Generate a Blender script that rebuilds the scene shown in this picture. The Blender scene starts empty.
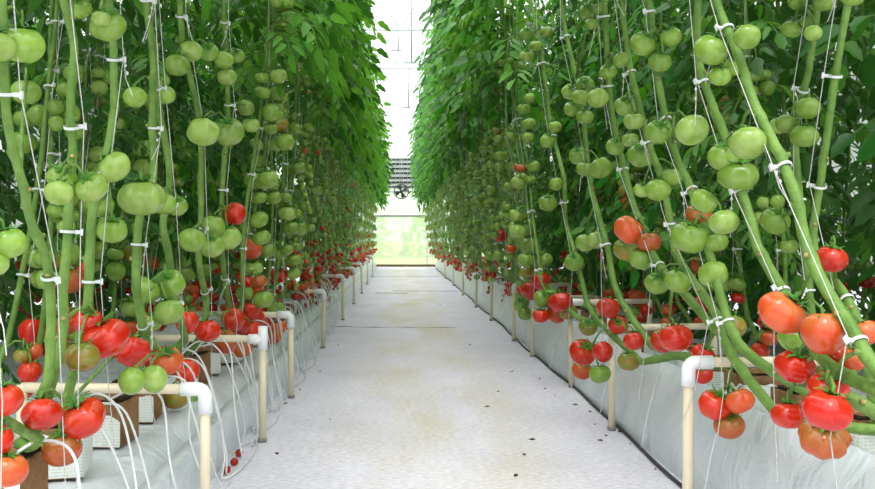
import bpy, math, random
from mathutils import Vector, Matrix, Quaternion, noise

PI = math.pi
C = bpy.context.scene.collection
SC = bpy.context.scene
V = Vector

# ------------------------------------------------------------------ camera geometry (a 35 mm lens crouched over the aisle)
F, H, VX, VY = 850.0, 0.68, 400.0, 237.0


def on_plane(px, py, xb, xt):
    """world point seen at a photo pixel and lying on the sloping plant plane x = xb + (xt-xb)*(z-.3)/1.2"""
    a = (px - VX) / F
    b = (VY - py) / F
    s = (xt - xb) / 1.2
    y = (xb + s * (H - 0.3)) / (a - s * b)
    return V((a * y, y, H + b * y))


# ------------------------------------------------------------------ materials
def lin(r, g, b):
    f = lambda c: (c / 255 / 12.92) if c / 255 <= 0.04045 else ((c / 255 + 0.055) / 1.055) ** 2.4
    return (f(r), f(g), f(b), 1.0)


def new_mat(name):
    m = bpy.data.materials.new(name)
    m.use_nodes = True
    nt = m.node_tree
    bs = nt.nodes['Principled BSDF']
    return m, nt, bs


def noise_mix(nt, ca, cb, scale=8.0, detail=3.0, lo=0.35, hi=0.65, coord='Object', rough=0.5):
    tc = nt.nodes.new('ShaderNodeTexCoord')
    n = nt.nodes.new('ShaderNodeTexNoise')
    n.inputs['Scale'].default_value = scale
    n.inputs['Detail'].default_value = detail
    n.inputs['Roughness'].default_value = rough
    nt.links.new(tc.outputs[coord], n.inputs['Vector'])
    r = nt.nodes.new('ShaderNodeMapRange')
    r.inputs['From Min'].default_value = lo
    r.inputs['From Max'].default_value = hi
    nt.links.new(n.outputs['Fac'], r.inputs['Value'])
    mx = nt.nodes.new('ShaderNodeMix')
    mx.data_type = 'RGBA'
    nt.links.new(r.outputs['Result'], mx.inputs['Factor'])
    mx.inputs[6].default_value = ca
    mx.inputs[7].default_value = cb
    return mx.outputs[2], tc, n


def vary(nt, col, dh=0.02, dv=0.25, ds=0.1):
    oi = nt.nodes.new('ShaderNodeObjectInfo')
    hs = nt.nodes.new('ShaderNodeHueSaturation')
    for inp, amt, mid in (('Hue', dh, 0.5), ('Value', dv, 1.0), ('Saturation', ds, 1.0)):
        mr = nt.nodes.new('ShaderNodeMapRange')
        mr.inputs['To Min'].default_value = mid - (amt if inp != 'Hue' or amt > 0.01 else 0.0)
        mr.inputs['To Max'].default_value = mid + amt
        if inp == 'Value':
            wn = nt.nodes.new('ShaderNodeTexWhiteNoise')
            wn.noise_dimensions = '1D'
            nt.links.new(oi.outputs['Random'], wn.inputs['W'])
            nt.links.new(wn.outputs['Value'], mr.inputs['Value'])
        else:
            nt.links.new(oi.outputs['Random'], mr.inputs['Value'])
        nt.links.new(mr.outputs['Result'], hs.inputs[inp])
    nt.links.new(col, hs.inputs['Color'])
    return hs.outputs['Color']


def plain(name, ca, cb=None, rough=0.5, scale=10, spec=0.5, bump=0.0, bscale=60, sub=0.0):
    m, nt, bs = new_mat(name)
    cb = cb or tuple(c * 0.85 for c in ca[:3]) + (1,)
    col, tc, n = noise_mix(nt, ca, cb, scale)
    nt.links.new(col, bs.inputs['Base Color'])
    bs.inputs['Roughness'].default_value = rough
    bs.inputs['Specular IOR Level'].default_value = spec
    if bump:
        n2 = nt.nodes.new('ShaderNodeTexNoise')
        n2.inputs['Scale'].default_value = bscale
        nt.links.new(tc.outputs['Object'], n2.inputs['Vector'])
        b = nt.nodes.new('ShaderNodeBump')
        b.inputs['Strength'].default_value = bump
        b.inputs['Distance'].default_value = 0.01
        nt.links.new(n2.outputs['Fac'], b.inputs['Height'])
        nt.links.new(b.outputs['Normal'], bs.inputs['Normal'])
    return m


def fruit_mat(name, ca, cb, shoulder=None, rough=0.17, dh=0.004, dv=0.16):
    """skin of a tomato: mottled between ca and cb; optionally another colour round the stalk end (top of the unit fruit)"""
    m, nt, bs = new_mat(name)
    col, tc, n = noise_mix(nt, ca, cb, 1.6, 2.0, 0.35, 0.68)
    if shoulder:
        sp = nt.nodes.new('ShaderNodeSeparateXYZ')
        nt.links.new(tc.outputs['Object'], sp.inputs[0])
        ad = nt.nodes.new('ShaderNodeMath')
        ad.operation = 'MULTIPLY_ADD'
        nt.links.new(n.outputs['Fac'], ad.inputs[0])
        ad.inputs[1].default_value = 0.9
        nt.links.new(sp.outputs['Z'], ad.inputs[2])
        mr = nt.nodes.new('ShaderNodeMapRange')
        mr.inputs['From Min'].default_value = 0.55
        mr.inputs['From Max'].default_value = 1.25
        nt.links.new(ad.outputs[0], mr.inputs['Value'])
        mx = nt.nodes.new('ShaderNodeMix')
        mx.data_type = 'RGBA'
        nt.links.new(mr.outputs['Result'], mx.inputs['Factor'])
        nt.links.new(col, mx.inputs[6])
        mx.inputs[7].default_value = shoulder
        col = mx.outputs[2]
    col = vary(nt, col, dh, dv, 0.0)
    nt.links.new(col, bs.inputs['Base Color'])
    bs.inputs['Roughness'].default_value = rough
    bs.inputs['Specular IOR Level'].default_value = 0.5
    bs.inputs['Subsurface Weight'].default_value = 0.0
    return m


def leaf_mat(name, ca, cb, trans=(0.16, 0.36, 0.03, 1), tw=0.35):
    m, nt, bs = new_mat(name)
    col, tc, n = noise_mix(nt, ca, cb, 3.5, 3.0, 0.3, 0.7)
    col = vary(nt, col, 0.012, 0.22, 0.1)
    nt.links.new(col, bs.inputs['Base Color'])
    bs.inputs['Roughness'].default_value = 0.36
    bs.inputs['Specular IOR Level'].default_value = 0.34
    tr = nt.nodes.new('ShaderNodeBsdfTranslucent')
    tr.inputs['Color'].default_value = trans
    mix = nt.nodes.new('ShaderNodeMixShader')
    mix.inputs[0].default_value = tw
    out = nt.nodes['Material Output']
    nt.links.new(bs.outputs[0], mix.inputs[1])
    nt.links.new(tr.outputs[0], mix.inputs[2])
    nt.links.new(mix.outputs[0], out.inputs['Surface'])
    return m


M = {}
M['green'] = fruit_mat('unripe green tomato skin', lin(118, 152, 54), lin(138, 168, 72), lin(104, 142, 48))
M['pale'] = fruit_mat('pale green tomato skin', lin(152, 178, 90), lin(132, 164, 68), lin(122, 158, 62))
M['olive'] = fruit_mat('turning olive tomato skin', lin(132, 132, 44), lin(156, 114, 46), lin(104, 128, 44))
M['orange'] = fruit_mat('orange tomato skin', lin(200, 84, 40), lin(202, 64, 32), lin(190, 104, 48))
M['brown'] = fruit_mat('orange brown tomato skin', lin(176, 90, 40), lin(186, 72, 34), lin(150, 106, 46))
M['red'] = fruit_mat('ripe red tomato skin', lin(196, 34, 16), lin(184, 22, 12), lin(198, 48, 22))
M['deep'] = fruit_mat('deep red tomato skin', lin(172, 26, 10), lin(156, 18, 8), None)
M['stem'] = plain('green plant stem', lin(114, 148, 68), lin(88, 124, 50), 0.55, 22, 0.35, 0.4, 90)
M['calyx'] = plain('green calyx', lin(66, 120, 40), lin(90, 146, 56), 0.6, 20, 0.3)
M['scar'] = plain('tan leaf scar', lin(186, 166, 110), lin(150, 128, 78), 0.8, 60, 0.2)
M['leaf'] = leaf_mat('tomato leaf green', lin(56, 128, 34), lin(92, 166, 48), (0.22, 0.52, 0.04, 1), 0.38)
M['leaf_dark'] = leaf_mat('darker tomato leaf green', lin(42, 96, 34), lin(60, 118, 42), (0.08, 0.24, 0.02, 1), 0.3)  # darker leaf tone, taking a larger share in the inner and next rows
M['clip'] = plain('white plastic clip', lin(222, 226, 222), lin(200, 206, 202), 0.4, 20)
M['twine'] = plain('white twine', lin(214, 214, 208), lin(186, 186, 178), 0.8, 200)
M['pvc'] = plain('cream plastic pipe', lin(228, 218, 190), lin(216, 204, 174), 0.4, 6)
M['fitting'] = plain('white plastic fitting', lin(244, 246, 246), lin(234, 238, 240), 0.35, 8)
M['foot'] = plain('grey foot collar', lin(150, 150, 146), lin(120, 120, 116), 0.6, 30)
M['tube'] = plain('translucent white tubing', lin(226, 228, 226), lin(206, 210, 210), 0.35, 12)
M['hose'] = plain('black hose', lin(34, 36, 36), lin(48, 50, 50), 0.5, 12)
M['soil'] = plain('dark growing medium', lin(36, 30, 26), lin(58, 46, 36), 0.95, 60, 0.1, 0.6, 150)
M['coir'] = plain('brown coir', lin(150, 116, 82), lin(118, 88, 60), 0.9, 24, 0.1, 0.5, 120)
M['steel'] = plain('white painted steel', lin(236, 238, 238), lin(224, 228, 228), 0.5, 4)
M['galv'] = plain('grey galvanised steel', lin(170, 174, 174), lin(150, 154, 154), 0.45, 8)
M['sill'] = plain('brown timber sill', lin(128, 96, 78), lin(108, 82, 64), 0.7, 8)
M['dark'] = plain('dark grey metal', lin(70, 78, 76), lin(54, 60, 60), 0.5, 8)
M['lawn'] = plain('pale lawn', lin(150, 184, 92), lin(128, 166, 76), 0.9, 2.5, 0.1)
M['shrub'] = leaf_mat('pale hedge leaf', lin(150, 186, 100), lin(124, 166, 82), (0.3, 0.5, 0.1, 1), 0.3)
M['scrap'] = plain('dry leaf scrap', lin(96, 78, 56), lin(66, 56, 44), 0.9, 40, 0.1)


def film_mat():
    m, nt, bs = new_mat('white plastic film')
    col, tc, n = noise_mix(nt, lin(220, 225, 230), lin(200, 207, 213), 3.0, 5.0)
    n2 = nt.nodes.new('ShaderNodeTexNoise')
    n2.inputs['Scale'].default_value = 260
    n2.inputs['Detail'].default_value = 1
    nt.links.new(tc.outputs['Object'], n2.inputs['Vector'])
    mr = nt.nodes.new('ShaderNodeMapRange')
    mr.inputs['From Min'].default_value = 0.74
    mr.inputs['From Max'].default_value = 0.78
    nt.links.new(n2.outputs['Fac'], mr.inputs['Value'])
    mx = nt.nodes.new('ShaderNodeMix')
    mx.data_type = 'RGBA'
    nt.links.new(mr.outputs['Result'], mx.inputs['Factor'])
    nt.links.new(col, mx.inputs[6])
    mx.inputs[7].default_value = lin(96, 88, 70)
    nt.links.new(mx.outputs[2], bs.inputs['Base Color'])
    bs.inputs['Roughness'].default_value = 0.3
    w = nt.nodes.new('ShaderNodeTexNoise')
    w.inputs['Scale'].default_value = 7
    w.inputs['Detail'].default_value = 6
    w.inputs['Distortion'].default_value = 1.6
    nt.links.new(tc.outputs['Object'], w.inputs['Vector'])
    b = nt.nodes.new('ShaderNodeBump')
    b.inputs['Strength'].default_value = 0.55
    b.inputs['Distance'].default_value = 0.03
    nt.links.new(w.outputs['Fac'], b.inputs['Height'])
    nt.links.new(b.outputs['Normal'], bs.inputs['Normal'])
    return m


def floor_mat():
    """white woven ground cover: a fine weave, a worn beige lane and grey scuffs"""
    m, nt, bs = new_mat('white woven ground cover')
    col, tc, n = noise_mix(nt, lin(229, 224, 235), lin(211, 207, 219), 2.2, 8.0, 0.35, 0.7, 'Object', 0.7)
    sp = nt.nodes.new('ShaderNodeSeparateXYZ')
    nt.links.new(tc.outputs['Object'], sp.inputs[0])
    # trodden lane, strongest along the middle of the aisle
    dx = nt.nodes.new('ShaderNodeMath'); dx.operation = 'SUBTRACT'
    nt.links.new(sp.outputs['X'], dx.inputs[0]); dx.inputs[1].default_value = 0.13
    ab = nt.nodes.new('ShaderNodeMath'); ab.operation = 'ABSOLUTE'
    nt.links.new(dx.outputs[0], ab.inputs[0])
    lane = nt.nodes.new('ShaderNodeMapRange')
    lane.inputs['From Min'].default_value = 0.50
    lane.inputs['From Max'].default_value = 0.12
    lane.interpolation_type = 'SMOOTHSTEP'
    nt.links.new(ab.outputs[0], lane.inputs['Value'])
    n2 = nt.nodes.new('ShaderNodeTexNoise')
    n2.inputs['Scale'].default_value = 1.3
    n2.inputs['Detail'].default_value = 7
    mp2 = nt.nodes.new('ShaderNodeMapping')
    mp2.inputs['Scale'].default_value = (2.4, 0.7, 1)
    nt.links.new(tc.outputs['Object'], mp2.inputs['Vector'])
    nt.links.new(mp2.outputs['Vector'], n2.inputs['Vector'])
    r2 = nt.nodes.new('ShaderNodeMapRange')
    r2.inputs['From Min'].default_value = 0.38
    r2.inputs['From Max'].default_value = 0.66
    nt.links.new(n2.outputs['Fac'], r2.inputs['Value'])
    mu = nt.nodes.new('ShaderNodeMath'); mu.operation = 'MULTIPLY'
    nt.links.new(lane.outputs[0], mu.inputs[0]); nt.links.new(r2.outputs[0], mu.inputs[1])
    mu2 = nt.nodes.new('ShaderNodeMath'); mu2.operation = 'MULTIPLY'
    nt.links.new(mu.outputs[0], mu2.inputs[0]); mu2.inputs[1].default_value = 0.85
    mx = nt.nodes.new('ShaderNodeMix'); mx.data_type = 'RGBA'
    nt.links.new(mu2.outputs[0], mx.inputs['Factor'])
    nt.links.new(col, mx.inputs[6]); mx.inputs[7].default_value = lin(206, 196, 176)
    # weave
    wv = nt.nodes.new('ShaderNodeTexNoise')
    mp = nt.nodes.new('ShaderNodeMapping')
    mp.inputs['Scale'].default_value = (48, 95, 60)
    nt.links.new(tc.outputs['Object'], mp.inputs['Vector'])
    nt.links.new(mp.outputs['Vector'], wv.inputs['Vector'])
    wv.inputs['Scale'].default_value = 1.0
    wv.inputs['Detail'].default_value = 2.0
    r3 = nt.nodes.new('ShaderNodeMapRange')
    r3.inputs['From Min'].default_value = 0.3
    r3.inputs['From Max'].default_value = 0.7
    r3.inputs['To Min'].default_value = 0.80
    r3.inputs['To Max'].default_value = 1.08
    nt.links.new(wv.outputs['Fac'], r3.inputs['Value'])
    hs = nt.nodes.new('ShaderNodeHueSaturation')
    nt.links.new(r3.outputs[0], hs.inputs['Value'])
    nt.links.new(mx.outputs[2], hs.inputs['Color'])
    nt.links.new(hs.outputs[0], bs.inputs['Base Color'])
    bs.inputs['Roughness'].default_value = 0.75
    bs.inputs['Specular IOR Level'].default_value = 0.2
    b = nt.nodes.new('ShaderNodeBump')
    b.inputs['Strength'].default_value = 0.3
    b.inputs['Distance'].default_value = 0.004
    nt.links.new(wv.outputs['Fac'], b.inputs['Height'])
    nt.links.new(b.outputs['Normal'], bs.inputs['Normal'])
    return m


def pane_mat(name, clear, col):
    m, nt, bs = new_mat(name)
    nt.nodes.remove(bs)
    t = nt.nodes.new('ShaderNodeBsdfTransparent')
    t.inputs[0].default_value = (0.97, 0.98, 0.97, 1)
    d = nt.nodes.new('ShaderNodeBsdfTranslucent')
    d.inputs[0].default_value = col
    g = nt.nodes.new('ShaderNodeBsdfDiffuse')
    g.inputs[0].default_value = col
    m1 = nt.nodes.new('ShaderNodeMixShader'); m1.inputs[0].default_value = 0.3
    nt.links.new(d.outputs[0], m1.inputs[1]); nt.links.new(g.outputs[0], m1.inputs[2])
    m2 = nt.nodes.new('ShaderNodeMixShader'); m2.inputs[0].default_value = clear
    nt.links.new(m1.outputs[0], m2.inputs[1]); nt.links.new(t.outputs[0], m2.inputs[2])
    nt.links.new(m2.outputs[0], nt.nodes['Material Output'].inputs['Surface'])
    return m


def wrapper_mat():
    """white bag film with rows of small green print too fine to read"""
    m, nt, bs = new_mat('printed white wrapper')
    tc = nt.nodes.new('ShaderNodeTexCoord')
    sp = nt.nodes.new('ShaderNodeSeparateXYZ')
    nt.links.new(tc.outputs['Object'], sp.inputs[0])
    rows = nt.nodes.new('ShaderNodeMath'); rows.operation = 'SINE'
    ml = nt.nodes.new('ShaderNodeMath'); ml.operation = 'MULTIPLY'; ml.inputs[1].default_value = 900
    nt.links.new(sp.outputs['Z'], ml.inputs[0]); nt.links.new(ml.outputs[0], rows.inputs[0])
    n = nt.nodes.new('ShaderNodeTexNoise'); n.inputs['Scale'].default_value = 1
    mp = nt.nodes.new('ShaderNodeMapping'); mp.inputs['Scale'].default_value = (420, 420, 30)
    nt.links.new(tc.outputs['Object'], mp.inputs['Vector']); nt.links.new(mp.outputs['Vector'], n.inputs['Vector'])
    a = nt.nodes.new('ShaderNodeMath'); a.operation = 'GREATER_THAN'; a.inputs[1].default_value = 0.45
    nt.links.new(rows.outputs[0], a.inputs[0])
    b = nt.nodes.new('ShaderNodeMath'); b.operation = 'GREATER_THAN'; b.inputs[1].default_value = 0.5
    nt.links.new(n.outputs['Fac'], b.inputs[0])
    c = nt.nodes.new('ShaderNodeMath'); c.operation = 'MULTIPLY'
    nt.links.new(a.outputs[0], c.inputs[0]); nt.links.new(b.outputs[0], c.inputs[1])
    mx = nt.nodes.new('ShaderNodeMix'); mx.data_type = 'RGBA'
    nt.links.new(c.outputs[0], mx.inputs['Factor'])
    mx.inputs[6].default_value = lin(226, 230, 224); mx.inputs[7].default_value = lin(176, 200, 180)
    nt.links.new(mx.outputs[2], bs.inputs['Base Color'])
    bs.inputs['Roughness'].default_value = 0.4
    return m


M['film'] = film_mat()
M['floor'] = floor_mat()
M['roofpane'] = pane_mat('roof glazing', 0.82, (0.9, 0.92, 0.92, 1))
M['pane'] = pane_mat('end wall glazing', 0.42, (0.84, 0.9, 0.74, 1))
M['sidepane'] = pane_mat('darkened side wall glazing', 0.08, (0.30, 0.34, 0.30, 1))  # darkened colour stands in for the shade of unseen rows beyond
M['wrapper'] = wrapper_mat()


# ------------------------------------------------------------------ mesh helpers
class MB:
    def __init__(s):
        s.v, s.f, s.m = [], [], []

    def add(s, vs, fs, mat=0):
        b = len(s.v)
        s.v.extend([tuple(p) for p in vs])
        s.f.extend([tuple(b + i for i in f) for f in fs])
        s.m.extend([mat] * len(fs))

    def tube(s, pts, rad, n=8, mat=0, cap=True, flat=None):
        pts = [V(p) for p in pts]
        if not isinstance(rad, (list, tuple)):
            rad = [rad] * len(pts)
        t0 = (pts[1] - pts[0]).normalized()
        up = V((0, 0, 1)) if abs(t0.z) < 0.9 else V((1, 0, 0))
        u = t0.cross(up).normalized()
        vs, fs = [], []
        for i, p in enumerate(pts):
            if i == 0:
                t = t0
            elif i == len(pts) - 1:
                t = (pts[i] - pts[i - 1]).normalized()
            else:
                t = ((pts[i + 1] - pts[i]).normalized() + (pts[i] - pts[i - 1]).normalized())
                t = t.normalized() if t.length > 1e-6 else t0
            u = (u - t * u.dot(t))
            u = u.normalized() if u.length > 1e-6 else t.orthogonal().normalized()
            w = t.cross(u)
            for k in range(n):
                a = 2 * PI * k / n
                vs.append(p + (u * math.cos(a) + w * math.sin(a)) * rad[i])
        for i in range(len(pts) - 1):
            for k in range(n):
                k2 = (k + 1) % n
                fs.append((i * n + k, i * n + k2, (i + 1) * n + k2, (i + 1) * n + k))
        if cap:
            fs.append(tuple(range(n - 1, -1, -1)))
            fs.append(tuple((len(pts) - 1) * n + k for k in range(n)))
        s.add(vs, fs, mat)

    def box(s, lo, hi, mat=0):
        x0, y0, z0 = lo
        x1, y1, z1 = hi
        vs = [(x0, y0, z0), (x1, y0, z0), (x1, y1, z0), (x0, y1, z0), (x0, y0, z1), (x1, y0, z1), (x1, y1, z1), (x0, y1, z1)]
        s.add(vs, [(3, 2, 1, 0), (4, 5, 6, 7), (0, 1, 5, 4), (1, 2, 6, 5), (2, 3, 7, 6), (3, 0, 4, 7)], mat)

    def mesh(s, name, mats, smooth=True):
        me = bpy.data.meshes.new(name)
        me.from_pydata(s.v, [], s.f)
        for mm in mats:
            me.materials.append(mm)
        if len(mats) > 1:
            me.polygons.foreach_set('material_index', s.m)
        if smooth:
            me.polygons.foreach_set('use_smooth', [True] * len(me.polygons))
        me.update()
        return me

    def build(s, name, mats, parent=None, smooth=True):
        if not isinstance(mats, (list, tuple)):
            mats = [mats]
        return put(name, s.mesh(name, mats, smooth), parent)


def put(name, me, parent=None, mw=None):
    o = bpy.data.objects.new(name, me)
    C.objects.link(o)
    if parent is not None:
        o.parent = parent
    if mw is not None:
        o.matrix_local = mw
    return o


def tag(o, label=None, cat=None, group=None, kind=None):
    if label: o['label'] = label
    if cat: o['category'] = cat
    if group: o['group'] = group
    if kind: o['kind'] = kind
    return o


def empty(name, loc=(0, 0, 0), **k):
    o = bpy.data.objects.new(name, None)
    o.empty_display_size = 0.05
    C.objects.link(o)
    o.location = loc
    return tag(o, **k)


ORD = ['zeroth', 'first', 'second', 'third', 'fourth', 'fifth', 'sixth', 'seventh', 'eighth', 'ninth', 'tenth', 'eleventh', 'twelfth',
       'thirteenth', 'fourteenth', 'fifteenth', 'sixteenth', 'seventeenth', 'eighteenth', 'nineteenth', 'twentieth']
ORD += ['twenty-' + w for w in ORD[1:10]] + ['thirtieth'] + ['thirty-' + w for w in ORD[1:10]] + ['fortieth'] + ['forty-' + w for w in ORD[1:10]] + ['fiftieth'] + ['fifty-' + w for w in ORD[1:10]] + ['sixtieth'] + ['sixty-' + w for w in ORD[1:10]]


def smooth_path(pts, sub=4):
    """Catmull-Rom through the points"""
    P = [V(p) for p in pts]
    P = [P[0] * 2 - P[1]] + P + [P[-1] * 2 - P[-2]]
    out = []
    for i in range(1, len(P) - 2):
        a, b, c, d = P[i - 1], P[i], P[i + 1], P[i + 2]
        for k in range(sub):
            t = k / sub
            out.append(0.5 * ((2 * b) + (c - a) * t + (2 * a - 5 * b + 4 * c - d) * t * t + (3 * b - a - 3 * c + d) * t ** 3))
    out.append(P[-2])
    return out


# ------------------------------------------------------------------ fruit meshes (unit radius, stalk end at +Z)
def fruit_shape(kind, mat, nu=22, nv=14):
    rib, lob, asp, seed = {'round': (0.035, 5, 0.86, 1), 'ribbed': (0.09, 6, 0.80, 2), 'beef': (0.16, 5, 0.76, 3),
                           'oval': (0.03, 4, 1.05, 4), 'flat': (0.12, 7, 0.70, 5), 'berry': (0.0, 5, 1.0, 6)}[kind]
    mb = MB()
    rng = random.Random(seed)
    ph = [rng.uniform(-0.25, 0.25) for _ in range(lob)]
    am = [rng.uniform(0.6, 1.3) for _ in range(lob)]
    vs, fs = [], []
    for j in range(nv + 1):
        th = PI * j / nv
        for i in range(nu):
            a = 2 * PI * i / nu
            q = a / (2 * PI) * lob
            k = int(q) % lob
            groove = abs(math.cos(PI * (q - int(q)) + ph[k] * math.sin(PI * (q - int(q))))) ** 2.2
            prof = math.sin(th) ** 0.55 if th < PI / 2 else math.sin(th) ** 0.9
            pole = 0.35 + 0.65 * (1 - j / nv)
            r = (1 - rib * am[k] * groove * pole * 1.6)
            x = r * math.sin(th) * math.cos(a)
            y = r * math.sin(th) * math.sin(a)
            z = asp * math.cos(th)
            d = math.sin(th)
            z -= (0.30 if kind != 'berry' else 0.05) * asp * math.exp(-(d / 0.33) ** 2) * (1 if th < PI / 2 else -0.28)
            if kind == 'beef':
                x *= 1.12
            if kind == 'oval' and z < 0:
                x *= 1 + 0.16 * z; y *= 1 + 0.16 * z
            vs.append((x, y, z))
    for j in range(nv):
        for i in range(nu):
            i2 = (i + 1) % nu
            fs.append((j * nu + i, (j + 1) * nu + i, (j + 1) * nu + i2, j * nu + i2))
    mb.add(vs, fs)
    return mb.mesh('tomato ' + kind, [M[mat]])


FM = {}


def fruit_mesh(kind, col, low=False):
    k = (kind, col, low)
    if k not in FM:
        FM[k] = fruit_shape(kind, col, 12 if low else 26, 8 if low else 16)
    return FM[k]


def calyx_mesh():
    mb = MB()
    for s in range(6):
        a = 2 * PI * s / 6 + 0.2
        u, w = V((math.cos(a), math.sin(a), 0)), V((-math.sin(a), math.cos(a), 0))
        L = 0.62 + 0.12 * (s % 3)
        pts = []
        for t, hz, wd in ((0.05, 0.58, 0.10), (0.35, 0.74, 0.12), (0.7, 0.80, 0.08), (1.0, 0.92 if s % 2 else 0.72, 0.01)):
            c = u * (t * L) + V((0, 0, hz))
            pts += [c - w * wd, c + V((0, 0, 0.04)), c + w * wd]
        fs = []
        for i in range(3):
            for k in range(2):
                fs.append((i * 3 + k, i * 3 + k + 1, i * 3 + 4 + k, i * 3 + 3 + k))
        mb.add(pts, fs)
    mb.tube([(0, 0, 0.5), (0, 0, 0.8), (0.05, 0, 1.08)], [0.13, 0.09, 0.075], 6)
    return mb.mesh('calyx', [M['calyx']])


CALYX = calyx_mesh()


# ------------------------------------------------------------------ leaves
def add_leaflet(mb, p, d, up, L, W, curl, mat):
    d = d.normalized()
    side = d.cross(up)
    side = side.normalized() if side.length > 1e-4 else d.orthogonal().normalized()
    nrm = side.cross(d).normalized()
    T = (0, 0.14, 0.34, 0.5, 0.7, 0.86, 1)
    Wd = (0.0, 0.72, 1.0, 0.74, 0.78, 0.36, 0.0)
    vs = []
    for t, w in zip(T, Wd):
        c = p + d * (L * t) - V((0, 0, 1)) * (curl * L * t * t)
        if w == 0:
            vs.append(c)
        else:
            e = nrm * (0.28 * w * W)
            vs += [c - side * (w * W) + e, c, c + side * (w * W) + e]
    fs = [(0, 2, 1), (0, 3, 2)]
    for i in range(4):
        b = 1 + 3 * i
        fs += [(b, b + 1, b + 4, b + 3), (b + 1, b + 2, b + 5, b + 4)]
    fs += [(13, 14, 16), (14, 15, 16)]
    mb.add(vs, fs, mat)


def add_leaf(mb, p, az, L, rng, mat=0, e0=None, droop=None):
    e = rng.uniform(0.0, 0.75) if e0 is None else e0
    dr = rng.uniform(0.7, 2.0) if droop is None else droop
    hdir = V((math.cos(az), math.sin(az), 0))
    pts = [V(p)]
    N = 6
    dirs = []
    for i in range(N):
        a = e - dr * (i / (N - 1))
        d = hdir * math.cos(a) + V((0, 0, math.sin(a)))
        dirs.append(d)
        pts.append(pts[-1] + d * (L / N))
    mb.tube(pts, [0.0045, 0.004, 0.0035, 0.003, 0.0025, 0.002, 0.0015], 3, 2, cap=False)
    for i, sc in ((2, 0.8), (3, 1.0), (4, 0.95), (5, 0.8)):
        d = dirs[i - 1]
        side = d.cross(V((0, 0, 1)))
        side = side.normalized() if side.length > 1e-3 else V((1, 0, 0))
        for s in (-1, 1):
            ld = (d * rng.uniform(0.35, 0.7) + side * s - V((0, 0, 1)) * rng.uniform(0.05, 0.5))
            q = pts[i] + side * (s * 0.012)
            up = side.cross(d) + side * (s * rng.uniform(-0.4, 0.4))
            add_leaflet(mb, q, ld, up, L * 0.27 * sc * rng.uniform(0.85, 1.15), L * 0.068 * sc * rng.uniform(0.85, 1.2), rng.uniform(0.1, 0.55), mat)
    add_leaflet(mb, pts[-1], dirs[-1] + V((rng.uniform(-.2, .2), rng.uniform(-.2, .2), 0)), dirs[-1].orthogonal(), L * 0.30, L * 0.085, rng.uniform(0, 0.3), mat)


def foliage_mesh(seed, z0, z1, step, Lr, lean, bias=0.0, dark=0.3, m0=('leaf', 'leaf_dark')):
    """leaves up a stem that starts at the local origin; +X faces the aisle; lean = shift in x per metre of height"""
    rng = random.Random(seed)
    mb = MB()
    z = z0
    az = rng.uniform(0, 6.28)
    while z < z1:
        az += 2.4 + rng.uniform(-0.4, 0.4)
        a = az
        if bias and rng.random() < bias:
            a = rng.gauss(0, 0.75)
        thin = 1.0 if z < z1 - 0.5 else 0.75
        mat = 1 if rng.random() < dark else 0
        add_leaf(mb, V((lean * z + rng.uniform(-.01, .01), rng.uniform(-.01, .01), z)), a, rng.uniform(*Lr) * thin, rng, mat)
        z += step * rng.uniform(0.7, 1.3)
    return mb.mesh('foliage', [M[m0[0]], M[m0[1]], M['stem']])


FOL = {'left': [foliage_mesh(10 + i, 0.14, 1.42, 0.036, (0.25, 0.35), 0.06, 0.4) for i in range(6)],
       'right': [foliage_mesh(20 + i, 0.18, 1.70, 0.036, (0.25, 0.35), 0.06, 0.4) for i in range(6)],
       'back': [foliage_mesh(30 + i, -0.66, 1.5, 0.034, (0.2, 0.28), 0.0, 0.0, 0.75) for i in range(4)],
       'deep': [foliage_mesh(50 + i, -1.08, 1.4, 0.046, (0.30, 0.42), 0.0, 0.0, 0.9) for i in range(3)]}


# ------------------------------------------------------------------ clip and twine
def clip_mesh():
    mb = MB()
    ring = []
    for k in range(15):
        a = 2 * PI * k / 14
        ring.append((0.0125 * math.cos(a), 0.0125 * math.sin(a), 0))
    vs, fs = [], []
    for (x, y, z) in ring[:-1]:
        for r, hz in ((1, -.0026), (1, .0026), (1.11, .0026), (1.11, -.0026)):
            vs.append((x * r, y * r, hz))
    n = 14
    for i in range(n):
        j = (i + 1) % n
        for k in range(4):
            k2 = (k + 1) % 4
            fs.append((i * 4 + k, j * 4 + k, j * 4 + k2, i * 4 + k2))
    mb.add(vs, fs)
    mb.box((0.0125, -0.002, -0.0035), (0.025, 0.002, 0.0035))
    mb.box((0.022, -0.004, -0.006), (0.026, 0.004, 0.006))
    return mb.mesh('plant_clip', [M['clip']], False)


CLIP = clip_mesh()

# ------------------------------------------------------------------ plants
all_plants = []


def relax(fr, it=12):
    for _ in range(it):
        for i in range(len(fr)):
            for j in range(i):
                d = fr[i][0] - fr[j][0]
                m = (fr[i][1] + fr[j][1]) * 0.93
                if 1e-6 < d.length < m:
                    s = d.normalized() * ((m - d.length) * 0.5)
                    fr[i][0] += s
                    fr[j][0] -= s


def add_fruit(root, org, c, r, col, kind, up, rng, calyx, low):
    up = up.normalized()
    q = up.to_track_quat('Z', 'Y') @ Quaternion((0, 0, 1), rng.uniform(0, 6.28))
    mw = Matrix.Translation(c - org) @ q.to_matrix().to_4x4() @ Matrix.Scale(r, 4)
    t = put('tomato', fruit_mesh(kind, col, low), root, mw)
    if not low:
        t['label'] = {'green': 'unripe green tomato', 'pale': 'unripe pale green tomato', 'olive': 'turning olive tomato', 'orange': 'ripening orange tomato',
                      'brown': 'ripening orange brown tomato', 'red': 'ripe red tomato', 'deep': 'ripe deep red tomato'}[col]
    if calyx:
        put('calyx', CALYX, t)
    return q @ V((0, 0, 1))


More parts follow.
